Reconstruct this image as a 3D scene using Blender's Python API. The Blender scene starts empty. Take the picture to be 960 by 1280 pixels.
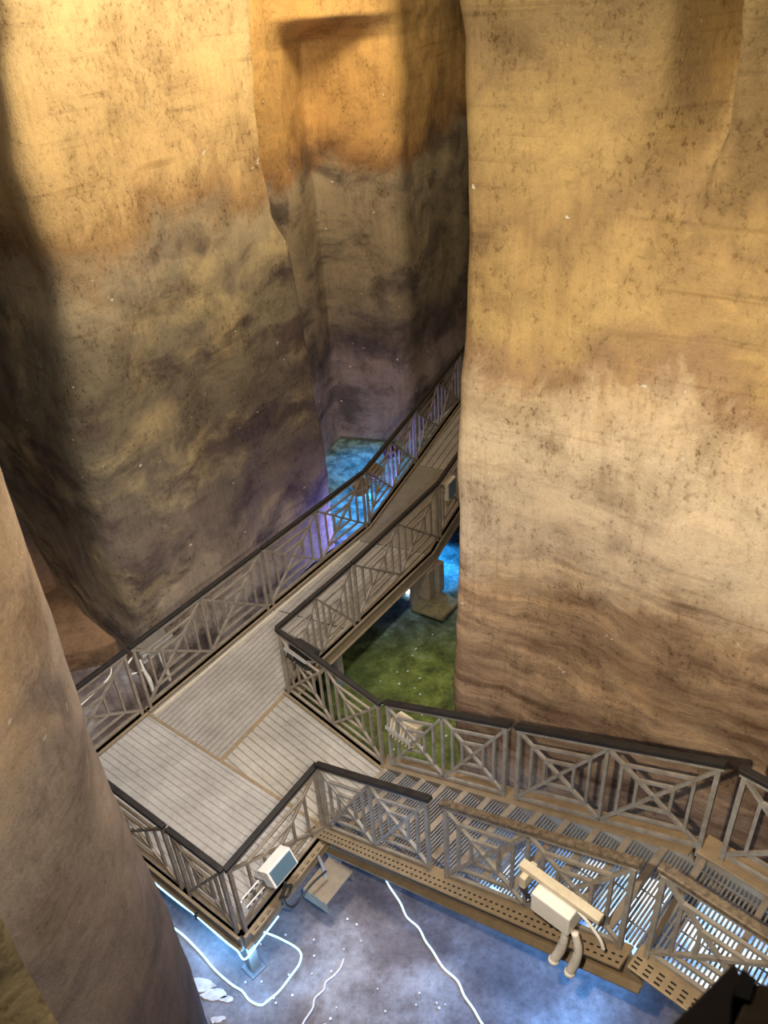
import bpy, bmesh, math, random
from mathutils import Vector, Matrix, noise
random.seed(7)
S = bpy.context.scene
COL = S.collection
V = Vector
ZUP = V((0, 0, 1))
FLOOR = -0.8

# ------------------------------------------------------------------ helpers
def lerp(a, b, t): return a + (b - a) * t
def smooth(a, b, x):
    t = max(0.0, min(1.0, (x - a) / (b - a))); return t * t * (3 - 2 * t)
def table(tab, z):
    if z <= tab[0][0]: return tab[0][1]
    for (z0, a), (z1, b) in zip(tab, tab[1:]):
        if z <= z1:
            return lerp(a, b, smooth(0, 1, (z - z0) / (z1 - z0)))
    return tab[-1][1]

class MB:
    """collects shapes in one bmesh, then links it as ONE mesh object"""
    def __init__(s): s.bm = bmesh.new()
    def beam(s, p, q, w, h, up=ZUP, ext=0.0):
        p, q = V(p), V(q); d = (q - p).normalized()
        p, q = p - d * ext, q + d * ext
        side = d.cross(up)
        if side.length < 1e-4: side = d.cross(V((1, 0, 0)))
        side.normalize(); u = side.cross(d).normalized()
        a, b = side * w / 2, u * h / 2
        vs = [s.bm.verts.new(x) for x in (p-a-b, p+a-b, p+a+b, p-a+b, q-a-b, q+a-b, q+a+b, q-a+b)]
        for f in ((3,2,1,0), (4,5,6,7), (0,1,5,4), (1,2,6,5), (2,3,7,6), (3,0,4,7)):
            s.bm.faces.new([vs[i] for i in f])
        return s
    def box(s, c, d, w, hgt, l, n=None):
        """box centred at c: length l along d, width w sideways, height hgt"""
        d = V(d).normalized(); c = V(c)
        return s.beam(c - d * l / 2, c + d * l / 2, w, hgt, n or ZUP)
    def prism(s, poly, z0, z1):
        lo = [s.bm.verts.new((x, y, z0)) for x, y in poly]; hi = [s.bm.verts.new((x, y, z1)) for x, y in poly]
        n = len(poly)
        s.bm.faces.new(lo[::-1]); s.bm.faces.new(hi)
        for i in range(n):
            s.bm.faces.new((lo[i], lo[(i+1) % n], hi[(i+1) % n], hi[i]))
        return s
    def tube(s, pts, r, n=8, radii=None):
        pts = [V(p) for p in pts]; rings = []; prev = None
        for i, p in enumerate(pts):
            t = (pts[min(i+1, len(pts)-1)] - pts[max(i-1, 0)]).normalized()
            if prev is None:
                a = t.cross(ZUP)
                if a.length < 1e-3: a = t.cross(V((1, 0, 0)))
            else: a = prev - t * prev.dot(t)
            a.normalize(); prev = a; b = t.cross(a); rr = radii[i] if radii else r
            rings.append([s.bm.verts.new(p + (a*math.cos(k*2*math.pi/n) + b*math.sin(k*2*math.pi/n))*rr) for k in range(n)])
        for r0, r1 in zip(rings, rings[1:]):
            for k in range(n): s.bm.faces.new((r0[k], r0[(k+1) % n], r1[(k+1) % n], r1[k]))
        s.bm.faces.new(rings[0][::-1]); s.bm.faces.new(rings[-1])
        return s
    def build(s, name, mat, parent=None, bevel=0, smooth_=False):
        bmesh.ops.recalc_face_normals(s.bm, faces=s.bm.faces)
        me = bpy.data.meshes.new(name); s.bm.to_mesh(me); s.bm.free()
        o = bpy.data.objects.new(name, me); COL.objects.link(o)
        me.materials.append(mat)
        if smooth_:
            for p in me.polygons: p.use_smooth = True
        if parent is not None:
            o.parent = parent; o.matrix_parent_inverse = Matrix.Translation(-V(parent.location))
        if bevel:
            m = o.modifiers.new('bevel', 'BEVEL'); m.width = bevel; m.segments = 2; m.limit_method = 'ANGLE'
        return o

def tag(o, label, cat, group=None, kind=None):
    o['label'] = label; o['category'] = cat
    if group: o['group'] = group
    if kind: o['kind'] = kind
    return o
def thing(name, loc, label, cat, group=None):
    o = bpy.data.objects.new(name, None); COL.objects.link(o); o.location = loc
    o.empty_display_size = 0.1
    return tag(o, label, cat, group)
def curve_pts(pts, n=8):
    """Catmull-Rom through the points"""
    pts = [V(p) for p in pts]; P = [pts[0]*2 - pts[1]] + pts + [pts[-1]*2 - pts[-2]]; out = []
    for i in range(1, len(P) - 2):
        for k in range(n):
            t = k / n; a, b, c, d = P[i-1], P[i], P[i+1], P[i+2]
            out.append(0.5*((2*b) + (c-a)*t + (2*a-5*b+4*c-d)*t*t + (-a+3*b-3*c+d)*t**3))
    out.append(pts[-1]); return out

# ------------------------------------------------------------------ materials
class NT:
    def __init__(s, name):
        s.m = bpy.data.materials.new(name); s.m.use_nodes = True; s.t = s.m.node_tree; s.n = s.t.nodes; s.l = s.t.links
        s.bsdf = s.n['Principled BSDF']; s.pos = s.n.new('ShaderNodeNewGeometry').outputs['Position']
    def link(s, a, b): s.l.new(a, b)
    def mapping(s, scale, rot=(0, 0, 0), vec=None):
        m = s.n.new('ShaderNodeMapping'); m.inputs['Scale'].default_value = scale; m.inputs['Rotation'].default_value = rot
        s.link(vec or s.pos, m.inputs['Vector']); return m.outputs[0]
    def noise(s, scale, detail=5, rough=0.55, vec=None, dist=0):
        n = s.n.new('ShaderNodeTexNoise'); n.inputs['Scale'].default_value = scale; n.inputs['Detail'].default_value = detail
        n.inputs['Roughness'].default_value = rough; n.inputs['Distortion'].default_value = dist
        s.link(vec or s.pos, n.inputs['Vector']); return n.outputs['Fac']
    def math(s, op, a, b=None, clamp=False):
        n = s.n.new('ShaderNodeMath'); n.operation = op; n.use_clamp = clamp
        for i, x in enumerate((a, b)):
            if x is None: continue
            if isinstance(x, (int, float)): n.inputs[i].default_value = x
            else: s.link(x, n.inputs[i])
        return n.outputs[0]
    def ramp(s, fac, stops, interp='LINEAR'):
        r = s.n.new('ShaderNodeValToRGB'); cr = r.color_ramp; cr.interpolation = interp
        while len(cr.elements) < len(stops): cr.elements.new(0.5)
        for e, (p, c) in zip(cr.elements, stops):
            e.position = p; e.color = (*c, 1) if len(c) == 3 else c
        s.link(fac, r.inputs[0]); return r.outputs[0]
    def mix(s, fac, a, b, mode='MIX'):
        n = s.n.new('ShaderNodeMix'); n.data_type = 'RGBA'; n.blend_type = mode
        for idx, x in ((0, fac), (6, a), (7, b)):
            if isinstance(x, (int, float)): n.inputs[idx].default_value = x
            elif isinstance(x, tuple): n.inputs[idx].default_value = (*x, 1)
            else: s.link(x, n.inputs[idx])
        return n.outputs[2]
    def sep(s):
        n = s.n.new('ShaderNodeSeparateXYZ'); s.link(s.pos, n.inputs[0]); return n.outputs
    def bump(s, h, strength=0.4, dist=0.02):
        b = s.n.new('ShaderNodeBump'); b.inputs['Strength'].default_value = strength; b.inputs['Distance'].default_value = dist
        s.link(h, b.inputs['Height']); s.link(b.outputs[0], s.bsdf.inputs['Normal'])
    def done(s, col, rough=0.8, metal=0.0, spec=0.3):
        if isinstance(col, tuple): s.bsdf.inputs['Base Color'].default_value = (*col, 1)
        else: s.link(col, s.bsdf.inputs['Base Color'])
        if isinstance(rough, (int, float)): s.bsdf.inputs['Roughness'].default_value = rough
        else: s.link(rough, s.bsdf.inputs['Roughness'])
        s.bsdf.inputs['Metallic'].default_value = metal; s.bsdf.inputs['Specular IOR Level'].default_value = spec
        return s.m

def rock_mat(name, bands, blotch=0.5, blotch_col=(0.10, 0.075, 0.055), blotch_scale=0.9, zfade=None, seed=0.0, pale=None, speck=None, runs=0.5, streak=None, pits=0.9):
    """plaster-coated rock: stain bands by height, damp blotches, run marks, pits, scratches"""
    t = NT(name); x, y, z = t.sep()
    off = t.n.new('ShaderNodeVectorMath'); off.operation = 'ADD'; off.inputs[1].default_value = (seed, seed*1.7, seed*0.3); t.link(t.pos, off.inputs[0]); p0 = off.outputs[0]
    wn = t.n.new('ShaderNodeTexNoise'); wn.inputs['Scale'].default_value = 0.8; wn.inputs['Detail'].default_value = 3; t.link(p0, wn.inputs['Vector'])
    sc = t.n.new('ShaderNodeVectorMath'); sc.operation = 'MULTIPLY_ADD'; t.link(wn.outputs['Color'], sc.inputs[0]); sc.inputs[1].default_value = (0.9, 0.9, 0.9); t.link(p0, sc.inputs[2]); p = sc.outputs[0]
    w = t.noise(0.5, 3, 0.6, p0); w2 = t.noise(2.2, 7, 0.7, t.mapping((1, 1, 0.6), vec=p)); run = t.noise(9, 5, 0.7, t.mapping((1, 1, 0.09), vec=p0))
    zz = t.math('ADD', z, t.math('MULTIPLY', t.math('SUBTRACT', w, 0.5), 1.6))
    zz = t.math('ADD', zz, t.math('MULTIPLY', t.math('SUBTRACT', w2, 0.5), 1.3))
    zz = t.math('ADD', zz, t.math('MULTIPLY', t.math('SUBTRACT', run, 0.5), runs))
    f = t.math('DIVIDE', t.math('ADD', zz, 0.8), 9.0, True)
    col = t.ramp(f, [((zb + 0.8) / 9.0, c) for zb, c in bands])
    fade = None
    if zfade:
        n = t.n.new('ShaderNodeMapRange'); n.inputs[1].default_value = zfade[0]; n.inputs[2].default_value = zfade[1]; n.inputs[3].default_value = 1; n.inputs[4].default_value = 0
        t.link(zz, n.inputs[0]); fade = n.outputs[0]
    def masked(m): return t.math('MULTIPLY', m, fade) if fade else m
    if pale:
        pm = t.ramp(t.noise(blotch_scale*0.8, 4, 0.6, t.mapping((1, 1, 1.7), (0.5, 0.3, 0), vec=p)), [(0.52, (0, 0, 0)), (0.68, (1, 1, 1))])
        col = t.mix(t.math('MULTIPLY', masked(pm), 0.75), col, pale)
    b = t.noise(blotch_scale, 6, 0.62, t.mapping((1, 1, 2.1), (0.25, -0.2, 0.4), vec=p))
    col = t.mix(t.math('MULTIPLY', masked(t.ramp(b, [(0.50, (0, 0, 0)), (0.63, (1, 1, 1))])), blotch), col, blotch_col)
    mid = t.noise(1.6, 9, 0.72, p)
    col = t.mix(0.75, col, t.ramp(mid, [(0.28, (0.42, 0.37, 0.32)), (0.5, (1.0, 1.0, 1.0)), (0.72, (1.38, 1.34, 1.25))]), 'MULTIPLY')
    if streak:
        n = t.n.new('ShaderNodeMapRange'); n.inputs[1].default_value = streak; n.inputs[2].default_value = streak + 0.9; n.inputs[3].default_value = 1; n.inputs[4].default_value = 0
        t.link(zz, n.inputs[0])
        sk = t.noise(1.5, 8, 0.68, t.mapping((0.42, 0.42, 2.6), (0.12, 0.10, 0), vec=p))
        col = t.mix(n.outputs[0], col, t.mix(1.0, col, t.ramp(sk, [(0.34, (0.42, 0.34, 0.27)), (0.47, (0.85, 0.8, 0.74)), (0.55, (1.15, 1.12, 1.02)), (0.66, (1.7, 1.62, 1.4))]), 'MULTIPLY'))
    # strata lines, only here and there
    st = t.noise(2.4, 5, 0.6, t.mapping((0.2, 0.2, 6.0), vec=p0)); sm = t.ramp(t.noise(0.9, 3, 0.5, p0), [(0.45, (0, 0, 0)), (0.6, (1, 1, 1))])
    col = t.mix(t.math('MULTIPLY', sm, 0.5), col, t.ramp(st, [(0.33, (0.5, 0.45, 0.4)), (0.45, (1, 1, 1)), (0.62, (1, 1, 1)), (0.72, (1.3, 1.26, 1.18))]), 'MULTIPLY')
    rn = t.noise(15, 4, 0.65, t.mapping((1, 1, 0.06), vec=p0)); rm = t.ramp(t.noise(1.3, 4, 0.6, p0), [(0.42, (0, 0, 0)), (0.62, (1, 1, 1))])
    col = t.mix(t.math('MULTIPLY', rm, 0.30), col, t.ramp(rn, [(0.34, (0.5, 0.44, 0.38)), (0.55, (1.08, 1.08, 1.08))]), 'MULTIPLY')
    pit = t.noise(24, 6, 0.75, t.mapping((1, 1, 0.7), vec=p0)); pm = t.ramp(mid, [(0.35, (1, 1, 1)), (0.6, (0.15, 0.15, 0.15))])
    col = t.mix(t.math('MULTIPLY', pm, pits), col, t.ramp(pit, [(0.38, (0.34, 0.26, 0.18)), (0.46, (1, 1, 1))]), 'MULTIPLY')
    gr = t.noise(60, 4, 0.7, p0); col = t.mix(0.35, col, t.ramp(gr, [(0.3, (0.68, 0.66, 0.63)), (0.7, (1.25, 1.25, 1.25))]), 'MULTIPLY')
    sp = t.noise(8, 3, 0.5, t.mapping((1, 1, 1.3), vec=p0)); col = t.mix(t.ramp(sp, [(0.735, (0, 0, 0)), (0.75, (1, 1, 1))]), col, speck or (0.62, 0.55, 0.45))
    h = t.math('ADD', t.math('MULTIPLY', pit, 0.6), t.math('ADD', t.math('MULTIPLY', mid, 1.3), t.math('ADD', t.math('MULTIPLY', rn, 0.2), t.math('MULTIPLY', gr, 0.15))))
    t.bump(h, 0.5, 0.035)
    return t.done(col, 0.85, 0, 0.2)

def metal_mat(name, col, col2, rough=0.5, metal=0.3, scale=9):
    t = NT(name); n = t.noise(scale, 6, 0.65); n2 = t.noise(scale*6, 3, 0.6)
    c = t.mix(t.ramp(n, [(0.35, (0, 0, 0)), (0.68, (1, 1, 1))]), col, col2)
    t.bump(n2, 0.12, 0.004)
    return t.done(c, t.math('ADD', t.math('MULTIPLY', n, 0.3), rough - 0.15), metal, 0.4)

def plate_mat(name, direction, base, dark, pitch):
    """chequered deck sheet: ribs running along `direction`, with a fine dot pattern"""
    t = NT(name); a = math.radians(direction)
    v = t.mapping((1, 1, 1), (0, 0, -a))
    s = t.n.new('ShaderNodeSeparateXYZ'); t.link(v, s.inputs[0])
    ph = t.math('FRACT', t.math('DIVIDE', s.outputs[1], pitch)); line = t.ramp(ph, [(0.0, (0, 0, 0)), (0.1, (1, 1, 1)), (0.84, (1, 1, 1)), (0.97, (0, 0, 0))])
    dx = t.math('FRACT', t.math('DIVIDE', s.outputs[0], 0.022)); dy = t.math('FRACT', t.math('DIVIDE', s.outputs[1], 0.022))
    dot = t.math('MULTIPLY', t.math('GREATER_THAN', dx, 0.3), t.math('GREATER_THAN', dy, 0.3))
    n = t.noise(2.2, 6, 0.65); n2 = t.noise(17, 4, 0.6)
    c = t.mix(line, dark, base); c = t.mix(t.math('MULTIPLY', t.math('SUBTRACT', 1.0, dot), 0.35), c, dark)
    c = t.mix(0.6, c, t.ramp(n, [(0.3, (0.62, 0.6, 0.56)), (0.65, (1.15, 1.14, 1.12))]), 'MULTIPLY')
    c = t.mix(0.3, c, t.ramp(n2, [(0.3, (0.5, 0.45, 0.4)), (0.55, (1, 1, 1))]), 'MULTIPLY')
    t.bump(t.math('ADD', line, t.math('MULTIPLY', dot, 0.3)), 0.5, 0.006)
    return t.done(c, 0.5, 0.25, 0.4)

def plain(name, col, rough=0.5, metal=0.0, spec=0.4, var=0.25):
    t = NT(name); n = t.noise(12, 4, 0.6)
    c = t.mix(var, col, t.ramp(n, [(0.3, (0.35, 0.32, 0.3)), (0.6, (1, 1, 1))]), 'MULTIPLY')
    return t.done(c, rough, metal, spec)
def glow(name, col, strength):
    t = NT(name); t.bsdf.inputs['Emission Color'].default_value = (*col, 1); t.bsdf.inputs['Emission Strength'].default_value = strength
    return t.done(col, 0.4)

OCHRE, OCHRE2 = (0.56, 0.37, 0.15), (0.40, 0.24, 0.085)
M = {}
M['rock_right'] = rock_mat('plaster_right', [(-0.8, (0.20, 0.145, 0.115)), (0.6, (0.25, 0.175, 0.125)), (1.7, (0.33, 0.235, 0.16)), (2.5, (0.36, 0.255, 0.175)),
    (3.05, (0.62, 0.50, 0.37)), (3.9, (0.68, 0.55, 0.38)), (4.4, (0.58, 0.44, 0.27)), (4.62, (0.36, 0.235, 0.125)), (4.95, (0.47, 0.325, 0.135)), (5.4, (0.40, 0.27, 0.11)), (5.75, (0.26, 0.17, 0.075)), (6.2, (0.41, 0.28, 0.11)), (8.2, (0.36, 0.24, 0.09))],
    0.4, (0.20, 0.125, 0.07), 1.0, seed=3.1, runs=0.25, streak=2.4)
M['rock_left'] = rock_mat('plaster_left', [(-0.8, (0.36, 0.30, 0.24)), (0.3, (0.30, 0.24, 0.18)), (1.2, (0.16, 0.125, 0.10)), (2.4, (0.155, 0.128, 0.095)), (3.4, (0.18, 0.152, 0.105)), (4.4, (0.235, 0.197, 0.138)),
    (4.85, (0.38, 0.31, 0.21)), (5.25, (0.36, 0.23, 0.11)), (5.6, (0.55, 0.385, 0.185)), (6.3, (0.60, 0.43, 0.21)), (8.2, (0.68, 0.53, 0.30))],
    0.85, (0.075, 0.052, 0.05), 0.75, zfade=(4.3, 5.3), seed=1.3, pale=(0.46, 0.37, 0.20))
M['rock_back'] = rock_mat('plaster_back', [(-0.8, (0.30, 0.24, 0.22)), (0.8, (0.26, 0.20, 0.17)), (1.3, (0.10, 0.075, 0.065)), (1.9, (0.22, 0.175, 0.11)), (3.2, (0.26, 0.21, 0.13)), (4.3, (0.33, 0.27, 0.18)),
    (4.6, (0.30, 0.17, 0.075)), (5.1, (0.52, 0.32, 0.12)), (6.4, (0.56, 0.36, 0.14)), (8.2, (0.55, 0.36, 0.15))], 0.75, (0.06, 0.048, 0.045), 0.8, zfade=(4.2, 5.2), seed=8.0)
M['rock_recess'] = rock_mat('plaster_recess', [(-0.8, (0.30, 0.17, 0.09)), (0.4, (0.15, 0.10, 0.08)), (2.0, (0.12, 0.095, 0.09)), (4.5, (0.22, 0.19, 0.18)), (6, (0.3, 0.2, 0.1)), (8.2, (0.3, 0.2, 0.1))], 0.5, (0.05, 0.04, 0.04), 0.8, seed=5.0)
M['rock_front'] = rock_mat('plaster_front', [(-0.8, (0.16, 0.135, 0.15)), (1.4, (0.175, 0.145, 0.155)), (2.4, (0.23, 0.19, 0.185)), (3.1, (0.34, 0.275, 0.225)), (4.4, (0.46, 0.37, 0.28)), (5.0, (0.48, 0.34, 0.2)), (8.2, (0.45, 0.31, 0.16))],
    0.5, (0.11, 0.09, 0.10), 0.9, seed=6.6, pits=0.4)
M['rock_pier'] = rock_mat('plaster_pier', [(-0.8, (0.26, 0.2, 0.1)), (5.0, (0.27, 0.205, 0.10)), (8.2, (0.2, 0.15, 0.06))], 0.7, (0.03, 0.022, 0.012), 2.0, seed=2.0)
M['ledge'] = rock_mat('ledge_rock', [(-0.8, (0.26, 0.155, 0.085)), (8.2, (0.26, 0.155, 0.085))], 0.5, (0.1, 0.06, 0.03), 1.3, seed=4.0)

M['metal'] = metal_mat('taupe_painted_steel', (0.35, 0.305, 0.25), (0.22, 0.185, 0.15))
M['metal_stair'] = metal_mat('grey_painted_steel', (0.37, 0.35, 0.325), (0.23, 0.205, 0.175))
M['cap'] = metal_mat('dark_handrail_paint', (0.009, 0.008, 0.009), (0.022, 0.018, 0.016), 0.6, 0.0)
M['cap_worn'] = metal_mat('worn_handrail_paint', (0.20, 0.155, 0.11), (0.045, 0.034, 0.026), 0.55, 0.2, 26)
M['stringer'] = metal_mat('tan_steel', (0.34, 0.26, 0.165), (0.25, 0.19, 0.125))
M['grate'] = metal_mat('grating_steel', (0.23, 0.225, 0.225), (0.15, 0.14, 0.135), 0.45, 0.3)
M['nosing'] = metal_mat('tread_nosing_steel', (0.30, 0.25, 0.20), (0.2, 0.165, 0.13), 0.5, 0.3)
M['slot'] = plain('slot_shadow_hole', (0.012, 0.010, 0.009), 0.9)
M['plate_B'] = plate_mat('ribbed_deck_sheet', -39.5, (0.50, 0.485, 0.475), (0.29, 0.275, 0.265), 0.076)
M['plate_C'] = plate_mat('ribbed_deck_sheet_stair_side', -46, (0.50, 0.475, 0.435), (0.24, 0.215, 0.18), 0.088)
M['plate_A'] = plate_mat('ribbed_walkway_sheet', 55, (0.44, 0.42, 0.40), (0.19, 0.175, 0.165), 0.072)
M['plate_far'] = plate_mat('ribbed_far_walkway_sheet', 64, (0.46, 0.43, 0.40), (0.12, 0.10, 0.085), 0.12)
M['plain_plate'] = metal_mat('smooth_walkway_sheet', (0.27, 0.25, 0.22), (0.21, 0.19, 0.165), 0.5, 0.2, 4)
M['white'] = plain('white_powder_coat', (0.78, 0.76, 0.72), 0.4, 0, 0.4, 0.12)
M['offwhite'] = plain('aged_cream_plastic', (0.62, 0.55, 0.42), 0.5)
M['glass'] = plain('grey_lamp_glass', (0.10, 0.17, 0.24), 0.12, 0, 0.6, 0.1)
M['black'] = plain('black_rubber', (0.03, 0.028, 0.026), 0.5)
M['grey'] = plain('grey_enclosure', (0.30, 0.29, 0.28), 0.45)
M['wrap'] = plain('wrapped_cable_sleeve', (0.78, 0.74, 0.68), 0.6, 0, 0.3, 0.4)
M['cord_blue'] = glow('lit_rope_light', (0.36, 0.70, 1.0), 2.0)
M['cord_white'] = glow('pale_lit_rope_light', (0.72, 0.88, 1.0), 0.75)
M['led'] = glow('led_bar', (0.85, 0.95, 1.0), 9.0)
M['cord_pink'] = plain('pale_cord', (0.85, 0.74, 0.66), 0.5)
M['coin'] = plain('pale_coin', (0.85, 0.83, 0.78), 0.35, 0.2, 0.5, 0.05)
M['crust'] = plain('mineral_crust', (0.60, 0.49, 0.43), 0.85, 0, 0.2, 0.6)
M['concrete'] = plain('mossy_footing', (0.16, 0.14, 0.075), 0.85, 0, 0.2, 0.6)
M['rust'] = metal_mat('rusty_steel', (0.022, 0.012, 0.007), (0.010, 0.006, 0.004), 0.8, 0.0, 5)
M['ochre_steel'] = metal_mat('ochre_weathered_steel', (0.055, 0.036, 0.013), (0.03, 0.018, 0.008), 0.8, 0.0, 5)

def floor_mat():
    t = NT('cistern_floor'); x, y, z = t.sep()
    n = t.noise(0.9, 6, 0.62); n2 = t.noise(4, 7, 0.7); n3 = t.noise(18, 5, 0.7)
    near = t.ramp(n, [(0.36, (0.12, 0.092, 0.088)), (0.5, (0.19, 0.155, 0.15)), (0.64, (0.35, 0.33, 0.335))])
    # algae covers the bed between the walkway and the right-hand pillar
    a = t.math('ADD', t.math('MULTIPLY', x, 0.70), t.math('MULTIPLY', y, 0.715))        # across the stairs
    a = t.math('ADD', a, t.math('MULTIPLY', t.math('SUBTRACT', n2, 0.5), 0.4))
    b = t.math('ADD', y, t.math('MULTIPLY', t.math('SUBTRACT', n2, 0.5), 1.6))
    am = t.math('MULTIPLY', t.math('LESS_THAN', x, 1.0), t.math('MULTIPLY', t.ramp(t.math('SUBTRACT', a, 4.15), [(0.0, (0, 0, 0)), (0.3, (1, 1, 1))]),
                t.ramp(t.math('DIVIDE', t.math('SUBTRACT', b, 6.0), 6.0), [(0.40, (1, 1, 1)), (0.66, (0, 0, 0))])))
    green = t.ramp(n2, [(0.3, (0.075, 0.062, 0.014)), (0.5, (0.19, 0.155, 0.028)), (0.7, (0.32, 0.26, 0.055))])
    green = t.mix(t.ramp(n, [(0.35, (0.6, 0.6, 0.6)), (0.6, (0, 0, 0))]), green, (0.09, 0.085, 0.03))
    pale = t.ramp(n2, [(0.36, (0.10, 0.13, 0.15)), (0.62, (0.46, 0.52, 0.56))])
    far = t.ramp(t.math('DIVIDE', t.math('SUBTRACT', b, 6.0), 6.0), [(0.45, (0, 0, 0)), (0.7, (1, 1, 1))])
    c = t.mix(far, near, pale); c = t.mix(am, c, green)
    c = t.mix(0.55, c, t.ramp(n2, [(0.3, (0.5, 0.47, 0.45)), (0.6, (1.15, 1.15, 1.15))]), 'MULTIPLY')
    c = t.mix(0.45, c, t.ramp(n3, [(0.32, (0.4, 0.38, 0.36)), (0.5, (1, 1, 1)), (0.72, (1.5, 1.5, 1.5))]), 'MULTIPLY')
    t.bump(t.math('ADD', n2, t.math('MULTIPLY', n3, 0.4)), 0.5, 0.03)
    return t.done(c, 0.6, 0, 0.3)
M['floor'] = floor_mat()
def water_mat():
    t = NT('shallow_water'); n = t.noise(9, 3, 0.5); t.n.remove(t.bsdf)
    gl = t.n.new('ShaderNodeBsdfGlossy'); gl.inputs['Roughness'].default_value = 0.08
    tr = t.n.new('ShaderNodeBsdfTransparent'); tr.inputs[0].default_value = (0.72, 0.90, 0.96, 1)
    fr = t.n.new('ShaderNodeFresnel'); fr.inputs[0].default_value = 1.33
    b = t.n.new('ShaderNodeBump'); b.inputs['Strength'].default_value = 0.25; b.inputs['Distance'].default_value = 0.02
    t.link(n, b.inputs['Height']); t.link(b.outputs[0], gl.inputs['Normal']); t.link(b.outputs[0], fr.inputs['Normal'])
    mx = t.n.new('ShaderNodeMixShader'); t.link(fr.outputs[0], mx.inputs[0]); t.link(tr.outputs[0], mx.inputs[1]); t.link(gl.outputs[0], mx.inputs[2])
    t.link(mx.outputs[0], t.n['Material Output'].inputs[0]); return t.m
M['water'] = water_mat()

# ------------------------------------------------------------------ rock bodies
def rock(name, poly_fn, z0, z1, mat, dz=0.1, step=0.1, amp=0.05, disp=None, seed=0.0):
    """loft of a closed rounded plan outline that changes with height; poly_fn(z) -> [(x, y, corner radius)]"""
    base = poly_fn(0.5 * (z0 + z1)); n = len(base)
    cnt = [max(3, int((V(base[i][:2]) - V(base[(i+1) % n][:2])).length / step)) for i in range(n)]
    K = 6; bm = bmesh.new(); rings = []
    nz = int((z1 - z0) / dz) + 1
    for iz in range(nz + 1):
        z = lerp(z0, z1, iz / nz); P = poly_fn(z); pts = []
        cs = []
        for i in range(n):
            a, b, c = V(P[i-1][:2]), V(P[i][:2]), V(P[(i+1) % n][:2]); r = P[i][2]
            u, w = (a - b).normalized(), (c - b).normalized()
            cs.append((b + u * r, b, b + w * r))
        for i in range(n):
            s, b, e = cs[i]
            for k in range(K + 1):
                t = k / K; pts.append(s*(1-t)**2 + b*2*t*(1-t) + e*t*t)
            nx = cs[(i+1) % n][0]
            for k in range(1, cnt[i]): pts.append(e.lerp(nx, k / cnt[i]))
        m = len(pts); ring = []
        area = sum(pts[i].x*pts[(i+1) % m].y - pts[(i+1) % m].x*pts[i].y for i in range(m))
        sg = 1 if area > 0 else -1
        for i in range(m):
            t = (pts[(i+1) % m] - pts[i-1]).normalized(); nr = V((t.y, -t.x)) * sg
            q = V((pts[i].x, pts[i].y, z)); s3 = q + V((seed, seed*2, seed*3))
            d = amp * noise.noise(V((s3.x*0.9, s3.y*0.9, s3.z*0.7))) * 1.6 + amp*0.35*noise.noise(s3*2.7) + amp*0.12*noise.noise(s3*8)
            if disp: d += disp(q)
            ring.append(bm.verts.new((q.x + nr.x*d, q.y + nr.y*d, z)))
        rings.append(ring)
    for r0, r1 in zip(rings, rings[1:]):
        m = len(r0)
        for k in range(m): bm.faces.new((r0[k], r0[(k+1) % m], r1[(k+1) % m], r1[k]))
    bm.faces.new(rings[0][::-1]); bm.faces.new(rings[-1])
    bmesh.ops.recalc_face_normals(bm, faces=bm.faces)
    me = bpy.data.meshes.new(name); bm.to_mesh(me); bm.free()
    for p in me.polygons: p.use_smooth = True
    me.materials.append(mat); o = bpy.data.objects.new(name, me); COL.objects.link(o); o['kind'] = 'structure'
    return o

def U(deg): return V((math.cos(math.radians(deg)), math.sin(math.radians(deg))))
TOP = 9.2
# --- right-hand pillar, its broad face behind the stairs
RP = V((0.62, 6.15)); RD = U(-35.0)
R_SHIFT = [(-0.8, 0.0), (3.4, 0.02), (4.3, 0.10), (4.8, 0.13), (5.6, 0.14), (6.8, 0.12), (7.1, 0.07), (7.7, -0.05), (9.2, -0.3)]
def right_poly(z):
    a = RP + RD * table(R_SHIFT, z); b = RP + RD * 5.2
    return [(a.x, a.y, 0.10), (b.x, b.y, 0.3), (b.x + 2.0, b.y + 4.5, 0.3), (3.6, 11.2, 0.3), (1.55, 9.6, 0.4)]
def right_disp(q):
    s = (V((q.x, q.y)) - RP).dot(RD); n = (V((q.x, q.y)) - RP).dot(V((-RD.y, RD.x)))
    if n > 0.6: return 0.0
    d = 0.0
    edge = 1.80 - 0.14 * (1 - smooth(5.7, 6.4, q.z))
    up = smooth(5.75, 6.7, q.z)
    if s <= edge: d -= 0.62 * up * smooth(edge - 0.42, edge, s)
    else: d += 0.12 * up * (1 - smooth(edge, edge + 1.0, s)) - 0.62 * up * (1 - smooth(edge, edge + 0.05, s))
    d += 0.03 * math.sin(q.z * 1.7 + s)
    return d
rock('wall_right', right_poly, FLOOR - 0.1, TOP, M['rock_right'], 0.07, 0.06, 0.025, right_disp, 2.0)

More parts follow.
